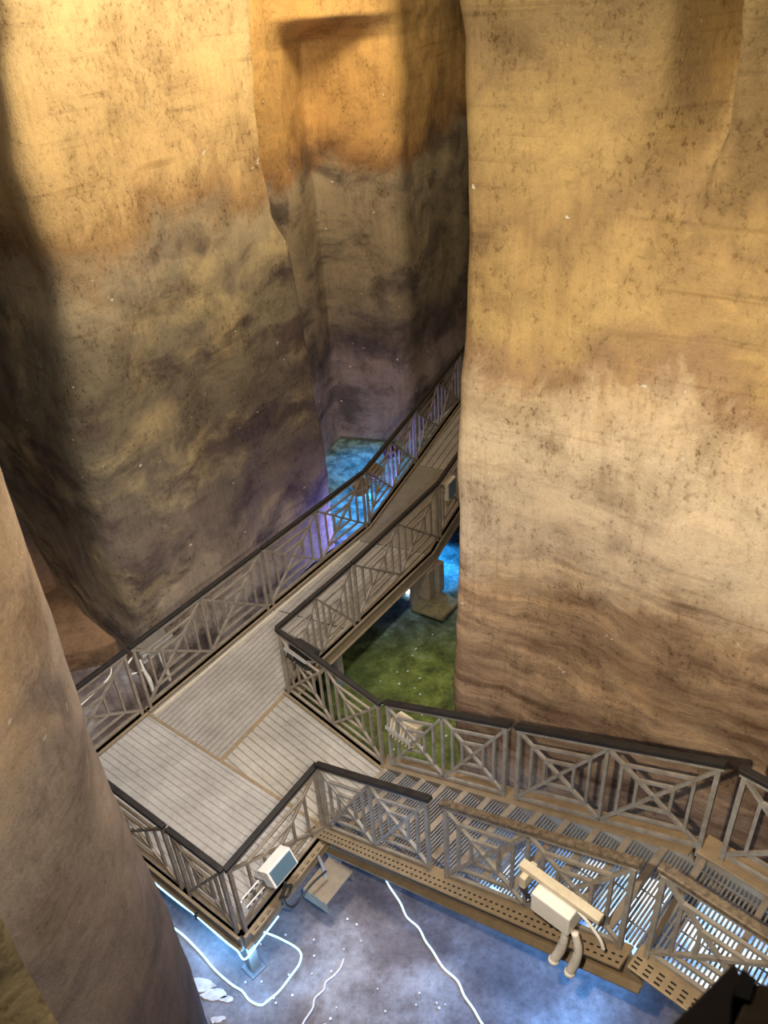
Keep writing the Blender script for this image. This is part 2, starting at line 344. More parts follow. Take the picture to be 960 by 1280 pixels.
# --- big left pillar whose face runs along the walkway
LA = U(52.5); LN = V((-LA.y, LA.x)); LP = V((-0.79, 11.14))
L_R = [(-0.8, 0.0), (0.4, -0.02), (1.1, -0.05), (2.7, -0.16), (3.5, -0.25), (4.25, -0.28), (4.75, -0.50), (5.4, -0.58), (5.8, -0.57), (6.5, -0.50), (7.0, -0.45), (9.2, -0.3)]
L_L = [(-0.8, -3.93), (1.5, -4.0), (3.0, -4.03), (4.0, -3.88), (4.9, -3.78), (5.7, -3.83), (6.5, -3.76), (7.2, -3.55), (9.2, -3.2)]
def left_poly(z):
    a = LP + LA * table(L_L, z); b = LP + LA * table(L_R, z)
    c = b + LN * 3.0 - LA * 0.8; d = a + LN * 3.2 + LA * 0.5
    return [(a.x, a.y, 0.35), (b.x, b.y, 0.14), (c.x, c.y, 0.3), (d.x, d.y, 0.3)]
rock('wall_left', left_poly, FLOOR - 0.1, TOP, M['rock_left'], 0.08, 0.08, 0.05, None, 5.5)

# --- back wall with its alcove and the overhang above it
def back_poly(z):
    k = max(0.0, min(1.0, (z - 6.30)/0.34)); k2 = smooth(-0.8, 7, z)
    c = V((-0.80, 14.93)).lerp(V((-0.42, 13.85)), k)
    r = V((0.60, 14.52)).lerp(V((0.66, 14.44)), k)
    j = V((-1.12, 14.15)).lerp(V((-1.14, 14.0)), k)
    return [(-2.6, 12.0, 0.1), (j.x, j.y, 0.1), (c.x, c.y, 0.10), (r.x, r.y, 0.35), (2.9 - 0.5*k2, 18.0, 0.3), (2.0, 21.0, 0.3), (-5.0, 19.0, 0.3)]
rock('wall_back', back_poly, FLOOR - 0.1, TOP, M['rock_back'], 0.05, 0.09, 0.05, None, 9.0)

# --- wall of the dark recess at the left
def recess_poly(z):
    k = 0.12 * z
    return [(-9.5, 5.2, 0.3), (-6.6, 8.55 - 0*k, 0.6), (-5.45, 9.78, 0.3), (-4.3, 10.95, 0.4), (-3.3, 13.4, 0.3), (-6.5, 15.5, 0.3), (-11.5, 9.0, 0.3)]
rock('wall_recess', recess_poly, FLOOR - 0.1, TOP, M['rock_recess'], 0.12, 0.12, 0.08, None, 13.0)
o = rock('trim_ledge', lambda z: [(-7.5, 6.6, 0.2), (-4.75, 8.55, 0.25), (-3.9, 8.75, 0.2), (-3.4, 9.5, 0.2), (-4.2, 11.2, 0.2), (-5.6, 10.2, 0.2), (-8.2, 7.6, 0.2)], FLOOR - 0.1, -0.42, M['ledge'], 0.06, 0.1, 0.05, None, 3.0)

# --- rounded pillar close on the left, and the pier nearest the camera
def front_poly(z):
    cx, cy, r = -2.88, 2.67, 1.3; r2 = r * (1 + 0.015 * math.sin(z * 1.3))
    return [(cx + r2*1.02*math.cos(a), cy + r2*1.02*math.sin(a), 0.16) for a in [i * 2 * math.pi / 16 for i in range(16)]]
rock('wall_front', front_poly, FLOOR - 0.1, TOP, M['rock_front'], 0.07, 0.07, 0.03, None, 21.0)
rock('wall_pier', lambda z: [(-0.98, 1.155, 0.05), (-1.42, 0.72, 0.1), (-2.0, 0.85, 0.1), (-1.62, 1.46, 0.08)], FLOOR - 0.1, 6.7, M['rock_pier'], 0.1, 0.06, 0.015, None, 31.0)

# --- floor, ceiling, water
def slab(name, x0, x1, y0, y1, z, mat, n=160, amp=0.03):
    bm = bmesh.new(); g = []
    for i in range(n + 1):
        row = []
        for j in range(n + 1):
            x, y = lerp(x0, x1, i / n), lerp(y0, y1, j / n)
            row.append(bm.verts.new((x, y, z + amp * noise.noise(V((x*0.8, y*0.8, 0))) + amp*0.4*noise.noise(V((x*2.7, y*2.7, 4))))))
        g.append(row)
    for i in range(n):
        for j in range(n): bm.faces.new((g[i][j], g[i+1][j], g[i+1][j+1], g[i][j+1]))
    me = bpy.data.meshes.new(name); bm.to_mesh(me); bm.free(); me.materials.append(mat)
    for p in me.polygons: p.use_smooth = True
    o = bpy.data.objects.new(name, me); COL.objects.link(o); o['kind'] = 'structure'; return o
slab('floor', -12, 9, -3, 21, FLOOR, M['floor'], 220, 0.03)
slab('ceiling', -12, 9, -3, 21, TOP - 0.05, M['rock_recess'], 60, 0.2)
wb = MB(); wp = [(-3.0, 7.6), (-0.9, 6.6), (0.45, 5.5), (0.62, 6.25), (1.45, 9.6), (2.6, 11.0), (3.3, 15.5), (0.62, 14.5), (-0.78, 14.9), (-1.1, 14.1), (-0.85, 11.3), (-0.74, 11.1)]
wb.bm.faces.new([wb.bm.verts.new((x, y, FLOOR + 0.06)) for x, y in wp]); bmesh.ops.triangulate(wb.bm, faces=wb.bm.faces[:])
for f_ in wb.bm.faces: f_.normal_update()
wo = wb.build('pool_water', M['water'])
if wo.data.polygons[0].normal.z < 0: wo.data.flip_normals()
tag(wo, 'clear shallow water in the cistern behind the stairs and under the walkway', 'water', kind='stuff')

# ------------------------------------------------------------------ walkway, platform, stairs
A2 = U(52.4); AN = V((A2.y, -A2.x))                 # along / across the walkway
L0 = V((-2.49, 7.59))                                 # on the left handrail line
def left_at(s): return L0 + A2 * s
K = V((-1.55, 4.12)); J = V((-0.79, 5.18)); F = V((-0.16, 5.86)); Q = V((-1.325, 7.125)); LF = V((-3.77, 5.93))
S1 = V((-2.985, 6.945)); S3 = V((-2.0, 6.16))
BL, BR = left_at(3.66), V((0.80, 10.02))             # the bend
C2 = U(-45.0); CN = V((-C2.y, C2.x))                  # along / across the stairs
STEPS, RUN, RISE = 12, 0.27, 0.135
SL = STEPS * RUN; LAND = STEPS * RISE

def inset(poly, d):
    n = len(poly); out = []; area = sum(poly[i].x*poly[(i+1) % n].y - poly[(i+1) % n].x*poly[i].y for i in range(n)); sg = 1 if area > 0 else -1
    for i in range(n):
        a, b, c = poly[i-1], poly[i], poly[(i+1) % n]
        n1 = V((-(b-a).y, (b-a).x)).normalized()*sg; n2 = V((-(c-b).y, (c-b).x)).normalized()*sg
        m = (n1 + n2); m = m / max(0.3, m.length_squared) * 2
        out.append(b + m * d)
    return [(p.x, p.y) for p in out]

def leg(p, parent, z1=-0.12):
    l = MB(); l.beam((p.x, p.y, FLOOR + 0.03), (p.x, p.y, z1), 0.10, 0.10, V((C2.x, C2.y, 0)))
    lo = l.build('leg', M['metal'], parent, 0.006)
    f = MB(); f.beam((p.x, p.y, FLOOR - 0.02), (p.x, p.y, FLOOR + 0.035), 0.18, 0.18, V((C2.x, C2.y, 0))); f.build('foot_plate', M['grate'], lo, 0.01)

def fascia(p, q, parent, z0=-0.17, z1=0.045, w=0.05, name='edge_channel', off=0.0):
    f = MB(); d = (q - p).normalized(); n = V((d.y, -d.x))
    P, Qq = p + n*off, q + n*off
    f.beam((P.x, P.y, (z0+z1)/2), (Qq.x, Qq.y, (z0+z1)/2), w, z1 - z0)
    f.beam((P.x, P.y, z1 - 0.012), (Qq.x, Qq.y, z1 - 0.012), w + 0.05, 0.024)
    f.beam((P.x, P.y, z0 + 0.012), (Qq.x, Qq.y, z0 + 0.012), w + 0.05, 0.024)
    return f.build(name, M['stringer'], parent, 0.004)

# landing platform
plat = thing('landing_platform', (K.x, K.y, 0), 'ribbed metal landing platform at the foot of the stairs with tan edge channels', 'platform')
MB().prism(inset([LF, K, J, S1], 0.01), -0.03, 0.0).build('deck_plate', M['plate_B'], plat, 0.003)
MB().prism(inset([S3, J, F, Q], 0.008), -0.03, 0.0).build('deck_plate', M['plate_C'], plat, 0.003)
f = MB(); f.beam((S1.x, S1.y, 0.002), (J.x, J.y, 0.002), 0.035, 0.012); f.beam((S3.x, S3.y, 0.002), (Q.x, Q.y, 0.002), 0.05, 0.01); f.build('seam_strip', M['stringer'], plat)
fascia(LF, K, plat); fascia(K, J, plat); fascia(F, Q, plat); fascia(S1, LF, plat)
sf = MB()
for s in (0.25, 0.5, 0.75):
    a, b = LF.lerp(K, s), S1.lerp(J, s); sf.beam((a.x, a.y, -0.1), (b.x, b.y, -0.1), 0.06, 0.12)
    a, b = S3.lerp(J, s), Q.lerp(F, s); sf.beam((a.x, a.y, -0.1), (b.x, b.y, -0.1), 0.06, 0.12)
sf.build('under_beam', M['metal'], plat)
for p in (K + (LF - K).normalized()*0.10 + (J - K).normalized()*0.10, J + V((0.02, 0.03)), LF + V((0.2, 0.0)), Q.lerp(S3, 0.12)): leg(p, plat)
# slotted cable tray and tan box under the corner by the stairs
tr = MB(); a, b = K.lerp(J, 0.05), K.lerp(J, 0.96); n = V((A2.y, -A2.x))
tr.beam((a.x + n.x*0.06, a.y + n.y*0.06, 0.03), (b.x + n.x*0.06, b.y + n.y*0.06, 0.03), 0.07, 0.02); tro = tr.build('cable_tray', M['stringer'], plat)
sl = MB()
for i in range(14):
    p = a.lerp(b, (i + 0.5) / 14) + n*0.06; q = p + (b - a).normalized()*0.05
    if i in (3, 4, 5, 6): continue
    for o_ in (-0.012, 0.012): sl.beam((p.x + n.x*o_, p.y + n.y*o_, 0.041), (q.x + n.x*o_, q.y + n.y*o_, 0.041), 0.008, 0.004)
sl.build('slot_row', M['slot'], tro)
bx = thing('cable_box', (-0.72, 4.98, -0.5), 'open tan metal box hung under the platform corner beside the stairs', 'box')
cbx = V((-0.79, 4.97, -0.25)); ad = V((A2.x, A2.y, 0)); an = V((AN.x, AN.y, 0))
cb = cbx + an*0.10 - ad*0.15
MB().box(cb, ad, 0.30, 0.03, 0.42).build('lid', M['stringer'], bx, 0.004)
sd = MB(); sd.box(cb - ad*0.205 - V((0, 0, 0.07)), ad, 0.30, 0.15, 0.012); sd.box(cb + ad*0.205 - V((0, 0, 0.07)), ad, 0.30, 0.15, 0.012); sd.box(cb - an*0.145 - V((0, 0, 0.07)), ad, 0.012, 0.15, 0.42)
sd.build('side_panel', M['stringer'], bx)

# walkway spans
w1 = thing('walkway_span', (S1.x, S1.y, 0), 'straight ribbed metal walkway span running from the landing platform up past the left pillar', 'walkway', )
p_end_l, p_end_r = left_at(3.3), Q + A2*3.25
mid_l, mid_r = left_at(1.42), Q + A2*1.30
MB().prism(inset([S1, S3, Q, mid_r, mid_l], 0.012), -0.03, 0.0).build('deck_plate', M['plate_A'], w1, 0.003)
MB().prism(inset([mid_l, mid_r, p_end_r, p_end_l], 0.012), -0.03, 0.0).build('deck_plate', M['plate_A'], w1, 0.003)
fascia(left_at(-0.8), p_end_l, w1); fascia(Q, p_end_r, w1)
c = MB(); a, b = left_at(-0.79), p_end_l; c.beam((a.x + AN.x*0.10, a.y + AN.y*0.10, 0.01), (b.x + AN.x*0.10, b.y + AN.y*0.10, 0.01), 0.018, 0.03); c.build('edge_strip', M['offwhite'], w1)
ub = MB()
for s in (0.2, 1.2, 2.2, 3.1): a = left_at(s); b = a + AN*1.15; ub.beam((a.x, a.y, -0.1), (b.x, b.y, -0.1), 0.06, 0.12)
ub.build('under_beam', M['metal'], w1)
for s in (1.42, 3.25):
    leg(left_at(s) + AN*0.06, w1); leg(left_at(s) + AN*1.10, w1)
far_l = [p_end_l, BL, V((0.61, 12.33))]; far_r = [p_end_r, BR, V((1.10, 10.62)), V((1.62, 11.72))]
w2 = thing('walkway_span', (BL.x, BL.y, 0), 'smooth grey walkway span at the bend beside the blue pool', 'walkway')
MB().prism(inset([far_l[0], far_r[0], far_r[1], far_r[2], far_r[3], far_l[2], far_l[1]], 0.008), -0.03, 0.0).build('deck_plate', M['plain_plate'], w2, 0.003)
for a, b in zip(far_l, far_l[1:]): fascia(a, b, w2)
for a, b in zip(far_r, far_r[1:]): fascia(a, b, w2)
leg(V((0.55, 12.2)), w2); leg(V((1.5, 11.6)), w2)
e_l, e_r = V((2.35, 16.1)), V((3.45, 15.6))
w3 = thing('walkway_span', (0.61, 12.33, 0), 'far ribbed walkway span that disappears behind the right pillar', 'walkway')
MB().prism(inset([far_l[2], far_r[3], e_r, e_l], 0.008), -0.03, 0.0).build('deck_plate', M['plate_far'], w3, 0.003)
fascia(far_l[2], e_l, w3); fascia(far_r[3], e_r, w3)
leg(V((2.2, 15.8)), w3); leg(V((3.3, 15.3)), w3)
pier = thing('walkway_support', (0.62, 9.55, FLOOR), 'stubby concrete support on a mossy footing under the walkway by the right pillar', 'support')
pc = V((0.55, 9.60)); 
MB().beam((pc.x, pc.y, FLOOR + 0.1), (pc.x, pc.y, -0.17), 0.22, 0.16, V((A2.x, A2.y, 0))).build('post', M['stringer'], pier, 0.01)
MB().beam((pc.x + .2, pc.y + .12, FLOOR + 0.1), (pc.x + .2, pc.y + .12, -0.17), 0.12, 0.14, V((A2.x, A2.y, 0))).build('post', M['stringer'], pier, 0.01)
ft = MB(); ft.prism([(0.30, 9.35), (0.75, 9.05), (1.05, 9.45), (0.62, 9.85)], FLOOR - 0.05, FLOOR + 0.1); ft.prism([(0.42, 9.2), (0.72, 9.0), (0.9, 9.2), (0.6, 9.42)], FLOOR + 0.1, FLOOR + 0.17)
ft.build('footing', M['concrete'], pier, 0.02)

# staircase
def c3(p, s, z): q = p + C2*s; return V((q.x, q.y, z))
st = thing('staircase', (J.x, J.y, 0), 'straight metal staircase with open grating treads climbing to the right', 'staircase')
def grate(mb, o, d, n, L, W, pitch, depth=0.024, th=0.013, cross=3):
    """bars running along n (length W), repeated along d over L"""
    k = max(2, int(L / pitch)); 
    for i in range(k + 1):
        p = o + d*(L*i/k); mb.beam(p, p + n*W, th, depth)
    for j in range(cross):
        p = o + n*(W*(j + 0.5)/cross); mb.beam(p - V((0, 0, 0.004)), p + d*L - V((0, 0, 0.004)), 0.008, 0.012)
d3, n3 = V((C2.x, C2.y, 0)), V((CN.x, CN.y, 0))
W = (F - J).dot(CN)
for i in range(STEPS):
    z = RISE*(i + 1); o_ = c3(J, RUN*i, z) + n3*0.06
    g = MB(); grate(g, o_ + d3*0.045, d3, n3, RUN + 0.0, W - 0.12, 0.027)
    t_ = g.build('tread', M['grate'], st)
    nb = MB(); nb.beam(o_ + d3*0.018 - V((0,0,0.004)), o_ + d3*0.018 + n3*(W - 0.12) - V((0,0,0.004)), 0.05, 0.034)
    nb.build('nosing', M['nosing'], t_, 0.003)
for base, sgn in ((J, -1), (F, 1)):
    sb = MB(); up = V((-d3.x*RISE, -d3.y*RISE, RUN)).normalized()
    p0, p1 = c3(base, -0.06, -0.12), c3(base, SL + 0.02, LAND - 0.10)
    o_ = n3*sgn*0.02
    sb.beam(p0 + o_, p1 + o_, 0.03, 0.30, up)
    t0, t1 = p0 + up*0.15, p1 + up*0.15
    sb.beam(t0 + n3*sgn*0.07, t1 + n3*sgn*0.07, 0.20, 0.02, up)
    sb.beam(p0 - up*0.14 + n3*sgn*0.05, p1 - up*0.14 + n3*sgn*0.05, 0.10, 0.02, up)
    so = sb.build('stringer', M['stringer'], st, 0.004)
    if sgn < 0:
        sl = MB(); nd = 62
        for i in range(nd):
            p = t0.lerp(t1, (i + 0.5)/nd) + up*0.0115; dd = (t1 - t0).normalized()*0.016
            for q in (0.085, 0.135): sl.beam(p - n3*q - dd*0.8, p - n3*q + dd*0.8, 0.013, 0.004, up)
        sl.build('slot_row', M['slot'], so)
for p in (F + C2*1.9 - CN*0.06, F + C2*0.3 - CN*0.06): leg(p, st, RISE*(p - F).dot(C2)/RUN - 0.3)

M['panel'] = None
t = NT('added_panel_glow'); n_ = t.noise(3.0, 3, 0.5); t.link(t.ramp(n_, [(0.35, (0.04, 0.18, 0.55)), (0.52, (0.32, 0.60, 1.0)), (0.68, (0.9, 0.97, 1.0))]), t.bsdf.inputs['Emission Color']); t.bsdf.inputs['Emission Strength'].default_value = 1.25
M['panel'] = t.done((0.5, 0.55, 0.6), 0.5)
def added_glow_panel(p, q, wd, up, label):
    o = thing('added_glow_panel', p, label, 'lamp'); MB().beam(p, q, wd, 0.03, up).build('glow_sheet', M['panel'], o)  # added sheet, glows in place of the lamps below the gratings
    fr = MB(); sd_ = (q - p).normalized().cross(up).normalized()*(wd/2 + 0.015)
    fr.beam(p + sd_, q + sd_, 0.03, 0.06, up); fr.beam(p - sd_, q - sd_, 0.03, 0.06, up); fr.build('frame', M['grey'], o)
m_ = n3*(W*0.5)
upS = V((-d3.x*RISE, -d3.y*RISE, RUN)).normalized()
added_glow_panel(c3(J, 1.75, 0.5*1.75 - 0.26) + m_, c3(J, 3.15, 0.5*3.15 - 0.26) + m_, W - 0.2, upS, 'added glowing blue white panel standing in for lamps under the upper stair treads')

# upper landing at the head of the stairs
ul = thing('upper_landing', (J.x + C2.x*SL, J.y + C2.y*SL, LAND), 'upper landing of open steel grating at the head of the stairs', 'landing')
UL = 1.9
zl = LAND + 0.09
for i in range(4):
    g = MB(); o_ = c3(J, SL + 0.05 + 0.46*i, zl - 0.012) + n3*0.06
    grate(g, o_, d3, n3, 0.43, W - 0.12, 0.030, 0.022, 0.013, 8); g.build('grating_panel', M['grate'], ul)
fr = MB()
for i in range(5): a = c3(J, SL + 0.03 + 0.46*i, zl - 0.03); fr.beam(a, a + n3*W, 0.04, 0.06)
fr.build('cross_beam', M['nosing'], ul)
for base, sgn in ((J, -1), (F, 1)):
    sb = MB(); p0, p1 = c3(base, SL + 0.0, zl - 0.10), c3(base, SL + UL, zl - 0.10); o_ = n3*sgn*0.02
    sb.beam(p0 + o_, p1 + o_, 0.03, 0.26); sb.beam(p0 + n3*sgn*0.07 + V((0,0,0.13)), p1 + n3*sgn*0.07 + V((0,0,0.13)), 0.20, 0.02)
    so = sb.build('stringer', M['stringer'], ul, 0.004)
    if sgn < 0:
        sl = MB()
        for i in range(24):
            p = p0.lerp(p1, (i + 0.5)/24) + V((0, 0, 0.1415))
            for q in (0.075, 0.11, 0.145): sl.beam(p - n3*q - d3*0.02, p - n3*q + d3*0.02, 0.012, 0.004)
        sl.build('slot_row', M['slot'], so)
for p in (F + C2*(SL + 0.2), J + C2*(SL + UL - .1), F + C2*(SL + UL - .1)): leg(p + (CN*0.06 if (p - J).dot(CN) < 0.3 else -CN*0.06), ul, zl - 0.2)

added_glow_panel(c3(J, SL + 0.12, zl - 0.26) + m_, c3(J, SL + UL - 0.1, zl - 0.26) + m_, W - 0.14, ZUP, 'added glowing blue white panel standing in for lamps under the upper landing grating')

# ------------------------------------------------------------------ handrails
def handrail(p0, p1, panels, label, group=None, h=1.05, cap='cap', bar='metal', b=0.028, tw=0.055):
    p0, p1 = V(p0), V(p1); run = p1 - p0; L = run.length; d = run / L
    root = thing('handrail_section', p0, label, 'handrail', group)
    e = 0.045
    def pt(s, v): return p0 + d*s + ZUP*v
    top = h - 0.02
    MB().beam(pt(0.0, top), pt(L, top), tw, 0.04).build('top_rail', M[cap], root, 0.006)
    MB().beam(pt(0.01, top - 0.045), pt(L - 0.01, top - 0.045), 0.03, 0.03).build('light_line_bar', M[bar], root)  # added paler bar imitating the lit edge under the handrail
    for s in (e, L - e):
        MB().beam(pt(s, 0.0), pt(s, top - 0.05), 0.036, 0.036, V((d.x, d.y, 0))).build('post', M[bar], root, 0.003)
    MB().beam(pt(e, 0.11), pt(L - e, 0.11), b, b).build('lower_rail', M[bar], root)
    v0, v1 = 0.11, top - 0.06; w = (L - 2*e) / panels
    for k in range(panels):
        a, c = e + w*k, e + w*(k + 1); m, vm = (a + c)/2, (v0 + v1)/2
        if k: MB().beam(pt(a, v0), pt(a, v1), b, b, V((d.x, d.y, 0))).build('post', M[bar], root)
        for q0, q1 in (((a, v0), (c, v1)), ((a, v1), (c, v0))):
            MB().beam(pt(*q0), pt(*q1), b, b*0.9).build('diagonal_brace', M[bar], root)
        for fr_ in (0.33, 0.66):
            hw, hv = (c - a)/2*(1 - fr_), (v1 - v0)/2*(1 - fr_)
            for sg in (-1, 1):
                MB().beam(pt(m + sg*hw, vm - hv), pt(m + sg*hw, vm + hv), b*0.85, b*0.85, V((d.x, d.y, 0))).build('upright_bar', M[bar], root)
                MB().beam(pt(m - hw, vm + sg*hv), pt(m + hw, vm + sg*hv), b*0.85, b*0.85).build('cross_bar', M[bar], root)
    return root
def p3(p, z=0.0): return (p.x, p.y, z)
def seg(a, b, g=0.010):
    d = (b - a).normalized(); return a + d*g, b - d*g
G = 'crossed-bar handrail sections along the walkway'
def rail2(a, b, n, label, za=0.0, zb=0.0, **k):
    a, b = seg(a, b); return handrail(p3(a, za), p3(b, zb), n, label, G, **k)
rail2(LF, left_at(-0.82), 1, 'short left handrail section emerging from behind the near rounded pillar')
rail2(left_at(-0.80), left_at(1.40), 2, 'left walkway handrail section with the grey floodlight at its near end')
rail2(left_at(1.40), BL, 2, 'left walkway handrail section in front of the violet-lit pillar foot')
rail2(BL, V((0.61, 12.33)), 2, 'left handrail section beyond the bend, over the blue pool')
rail2(V((0.61, 12.33)), V((1.62, 14.55)), 2, 'bright far left handrail section against the back wall')
rail2(V((1.62, 14.55)), e_l, 2, 'farthest left handrail section vanishing behind the right pillar')
rail2(Q, Q + A2*1.42, 2, 'right walkway handrail section nearest the dark corner, above the green water')
rail2(Q + A2*1.42, BR, 2, 'right walkway handrail section ending by the right pillar, over the support')
rail2(BR, V((1.62, 11.72)), 2, 'curved-away right handrail section going behind the pillar')
rail2(V((1.62, 11.72)), e_r, 3, 'far right handrail section hidden behind the right pillar')
rail2(Q, F, 2, 'platform handrail section between green water and deck, from dark corner to stair foot')
rail2(K, J, 1, 'platform handrail section carrying the white floodlight with coiled cable')
rail2(LF.lerp(K, 0.745), K, 1, 'short platform handrail section at the sharp near corner above the blue light')
rail2(LF, LF.lerp(K, 0.74), 2, 'platform handrail section running behind the near rounded pillar')
def sz(s): return 0.5*s
def stair_rail(base, s0, s1, label, g, cap='cap', h=1.05):
    a, b = base + C2*s0, base + C2*s1
    return handrail(p3(a, sz(s0) + 0.02), p3(b, sz(s1) + 0.02), 2, label, G, h, cap, 'metal_stair', 0.029, 0.065)
Fo, Jo = F + CN*0.03, J - CN*0.03
stair_rail(Fo, 0.02, 1.54, 'lower wall-side stair handrail section in front of the green water edge', 0)
stair_rail(Fo, 1.60, 3.28, 'upper wall-side stair handrail section casting shadow on the big pillar face', 0)
stair_rail(Jo, 0.02, 1.44, 'lower open-side stair handrail section beginning at the platform corner', 0)
stair_rail(Jo, 1.56, 3.16, 'worn upper open-side stair handrail section with the white floodlight', 0, 'cap_worn')
for base, s0, lab, cap in ((Fo, 3.36, 'landing handrail section on the wall side at the right edge', 'cap'), (Jo, 3.26, 'landing handrail section on the open side above the lit grating, worn top', 'cap_worn')):
    a, b = base + C2*s0, base + C2*(s0 + 1.75)
    handrail(p3(a, zl + 0.0), p3(b, zl + 0.0), 2, lab, G, 1.03, cap, 'metal_stair', 0.029, 0.065)

# ------------------------------------------------------------------ lamps and small things
def floodlight(loc, d, face, size, label, body='white', glass='glass', fins=False, bracket=True, parts=None):
    """housing box with a front pane; d = long axis, face = direction the pane looks"""
    L_, H_, D_ = size; c = V(loc); d = V(d).normalized(); f_ = V(face).normalized(); u = f_.cross(d).normalized()
    root = thing('floodlight', c, label, 'lamp', 'floodlights fixed to the handrails')
    MB().beam(c - d*L_/2, c + d*L_/2, D_, H_, u).build('housing', M[body], root, 0.008)
    q = c + f_*(D_/2 + 0.004)
    MB().beam(q - d*(L_/2 - 0.02), q + d*(L_/2 - 0.02), 0.008, H_ - 0.04, u).build('lamp_glass', M[glass], root)
    if fins:
        fb = MB(); q = c - f_*(D_/2 + 0.02)
        for i in range(7):
            p = q + d*(L_*(i/6 - 0.5)*0.9); fb.beam(p - u*H_*0.45, p + u*H_*0.45, 0.012, 0.045, f_)
        fb.build('cooling_fins', M[body], root)
    if bracket:
        br = MB(); a = c - d*(L_/2 + 0.015); b = c + d*(L_/2 + 0.015); back = -f_*(D_/2 + 0.09)
        br.beam(a, a + back, 0.008, 0.035, u); br.beam(b, b + back, 0.008, 0.035, u); br.beam(a + back, b + back, 0.035, 0.008, f_)
        br.build('bracket', M['grey'], root)
    return root
def cable(name, pts, r, mat, label, cat, parent=None, radii=None, n=8):
    P = curve_pts(pts, 8)
    if radii:
        rr = []
        for i in range(len(P)):
            t = i / (len(P) - 1) * (len(radii) - 1); k = min(int(t), len(radii) - 2); rr.append(lerp(radii[k], radii[k+1], t - k))
        o = MB().tube(P, r, n, rr).build(name, M[mat], parent, 0, True)
    else: o = MB().tube(P, r, n).build(name, M[mat], parent, 0, True)
    if parent is None: tag(o, label, cat)
    return o

# big white floodlight on the open-side stair handrail
s_ = 2.72; fc = c3(Jo, s_, sz(s_) + 0.62) - n3*0.16
fl = thing('floodlight', fc, 'large white floodlight with a long mounting bar on the open-side stair handrail', 'lamp', 'floodlights fixed to the handrails')
MB().box(fc + V((0, 0, 0.10)), d3, 0.07, 0.05, 0.62).build('mounting_bar', M['offwhite'], fl, 0.006)
MB().box(fc - n3*0.03 - V((0, 0, 0.04)), d3, 0.17, 0.20, 0.30).build('housing', M['white'], fl, 0.012)
MB().box(fc - n3*0.03 - V((0, 0, 0.145)), d3, 0.13, 0.012, 0.26).build('lamp_glass', M['glass'], fl)
bk = MB(); bk.box(fc - d3*0.25 + V((0, 0, 0.02)), n3, 0.05, 0.12, 0.16); bk.box(fc - d3*0.24 + n3*0.06, d3, 0.04, 0.05, 0.14); bk.build('bracket', M['offwhite'], fl, 0.01)
cp = MB(); cp.tube(curve_pts([fc + d3*0.14 + V((0, 0, 0.02)), fc + d3*0.22 - V((0, 0, 0.02)), fc + d3*0.32 - V((0, 0, 0.11)), fc + d3*0.36 - V((0, 0, 0.2))], 6), 0.012); cp.build('cable', M['white'], fl, 0, True)
for k in (0, 1):
    a = fc - n3*0.06 + d3*(0.10 + 0.07*k) - V((0, 0, 0.13))
    cable('cable_sleeve', [a, a + d3*0.04*k - V((0, 0, 0.16)), a - d3*(0.02 - 0.05*k) - V((0, 0, 0.33)), a - d3*(0.05 - 0.06*k) - n3*0.02 - V((0, 0, 0.46))], 0.03, 'wrap', '', '', fl, [0.025, 0.03, 0.036, 0.034])
    e_ = a - d3*(0.05 - 0.06*k) - n3*0.02 - V((0, 0, 0.49)); MB().tube([e_ + V((0, 0, 0.05)), e_ + V((0, 0, 0.02)), e_ - V((0, 0, 0.01))], 0.04, 10, [0.034, 0.042, 0.03]).build('end_seal', M['white'], fl, 0, True)
bd = MB(); bd.tube(curve_pts([fc - d3*0.30 + V((0, 0, -0.02)), fc - d3*0.26 - n3*0.07 - V((0, 0, 0.05)), fc - d3*0.2 - n3*0.05 - V((0, 0, 0.12)), fc - d3*0.24 - n3*0.02 - V((0, 0, 0.22))], 6), 0.012); bd.build('cable', M['black'], fl, 0, True)

# floodlight with coiled cable on the platform corner handrail
kc = K.lerp(J, 0.36); kz = V((kc.x, kc.y, 0.60)) + an*0.14
k1 = floodlight(kz, ad, an*0.75 + ZUP*0.38, (0.31, 0.19, 0.14), 'white floodlight with grey glass on the platform handrail nearest the sharp corner')
bq = MB()
u_ = V((0, 0, 1)); a = V((kc.x, kc.y, 0.52)) - ad*0.26 + an*0.05
for z_ in (0.0, -0.16): bq.beam(a + u_*z_ - ad*0.13, a + u_*z_ + ad*0.13, 0.012, 0.045)
bq.beam(a - ad*0.13, a - ad*0.13 - u_*0.16, 0.012, 0.04, ad); bq.build('mounting_frame', M['white'], k1)
sq = MB()
for z_ in (0.0, -0.16):
    for i in range(4): p = a + u_*z_ + ad*(-0.10 + 0.065*i) + an*0.008; sq.beam(p, p + ad*0.035, 0.006, 0.016)
sq.build('slot_row', M['slot'], k1)
cc = kz - V((0, 0, 0.20)) - ad*0.02 + an*0.07
cable('cable', [cc + V((0, 0, 0.06)), cc - V((0, 0, 0.04)), cc - ad*0.07 - V((0, 0, 0.10)), cc - V((0, 0, 0.17)), cc + ad*0.07 - V((0, 0, 0.10)), cc + V((0, 0, -0.03)), cc - ad*0.05 - V((0, 0, 0.12)), cc - ad*0.02 - V((0, 0, 0.30)), cc + ad*0.08 - V((0, 0, 0.42)), cc + ad*0.3 - V((0, 0, 0.40)), cc + ad*0.5 + an*0.02 - V((0, 0, 0.42))], 0.012, 'black', '', '', k1)
cable('power_cable', [V((-0.98, 4.95, 0.02)), V((-0.90, 4.93, 0.0)), V((-0.84, 4.86, -0.16)), V((-0.82, 4.78, -0.32)), V((-0.72, 4.78, -0.36)), V((-0.66, 4.86, -0.30))], 0.018, 'grey', 'thick grey cable looping from the platform edge to the tan box', 'cable')

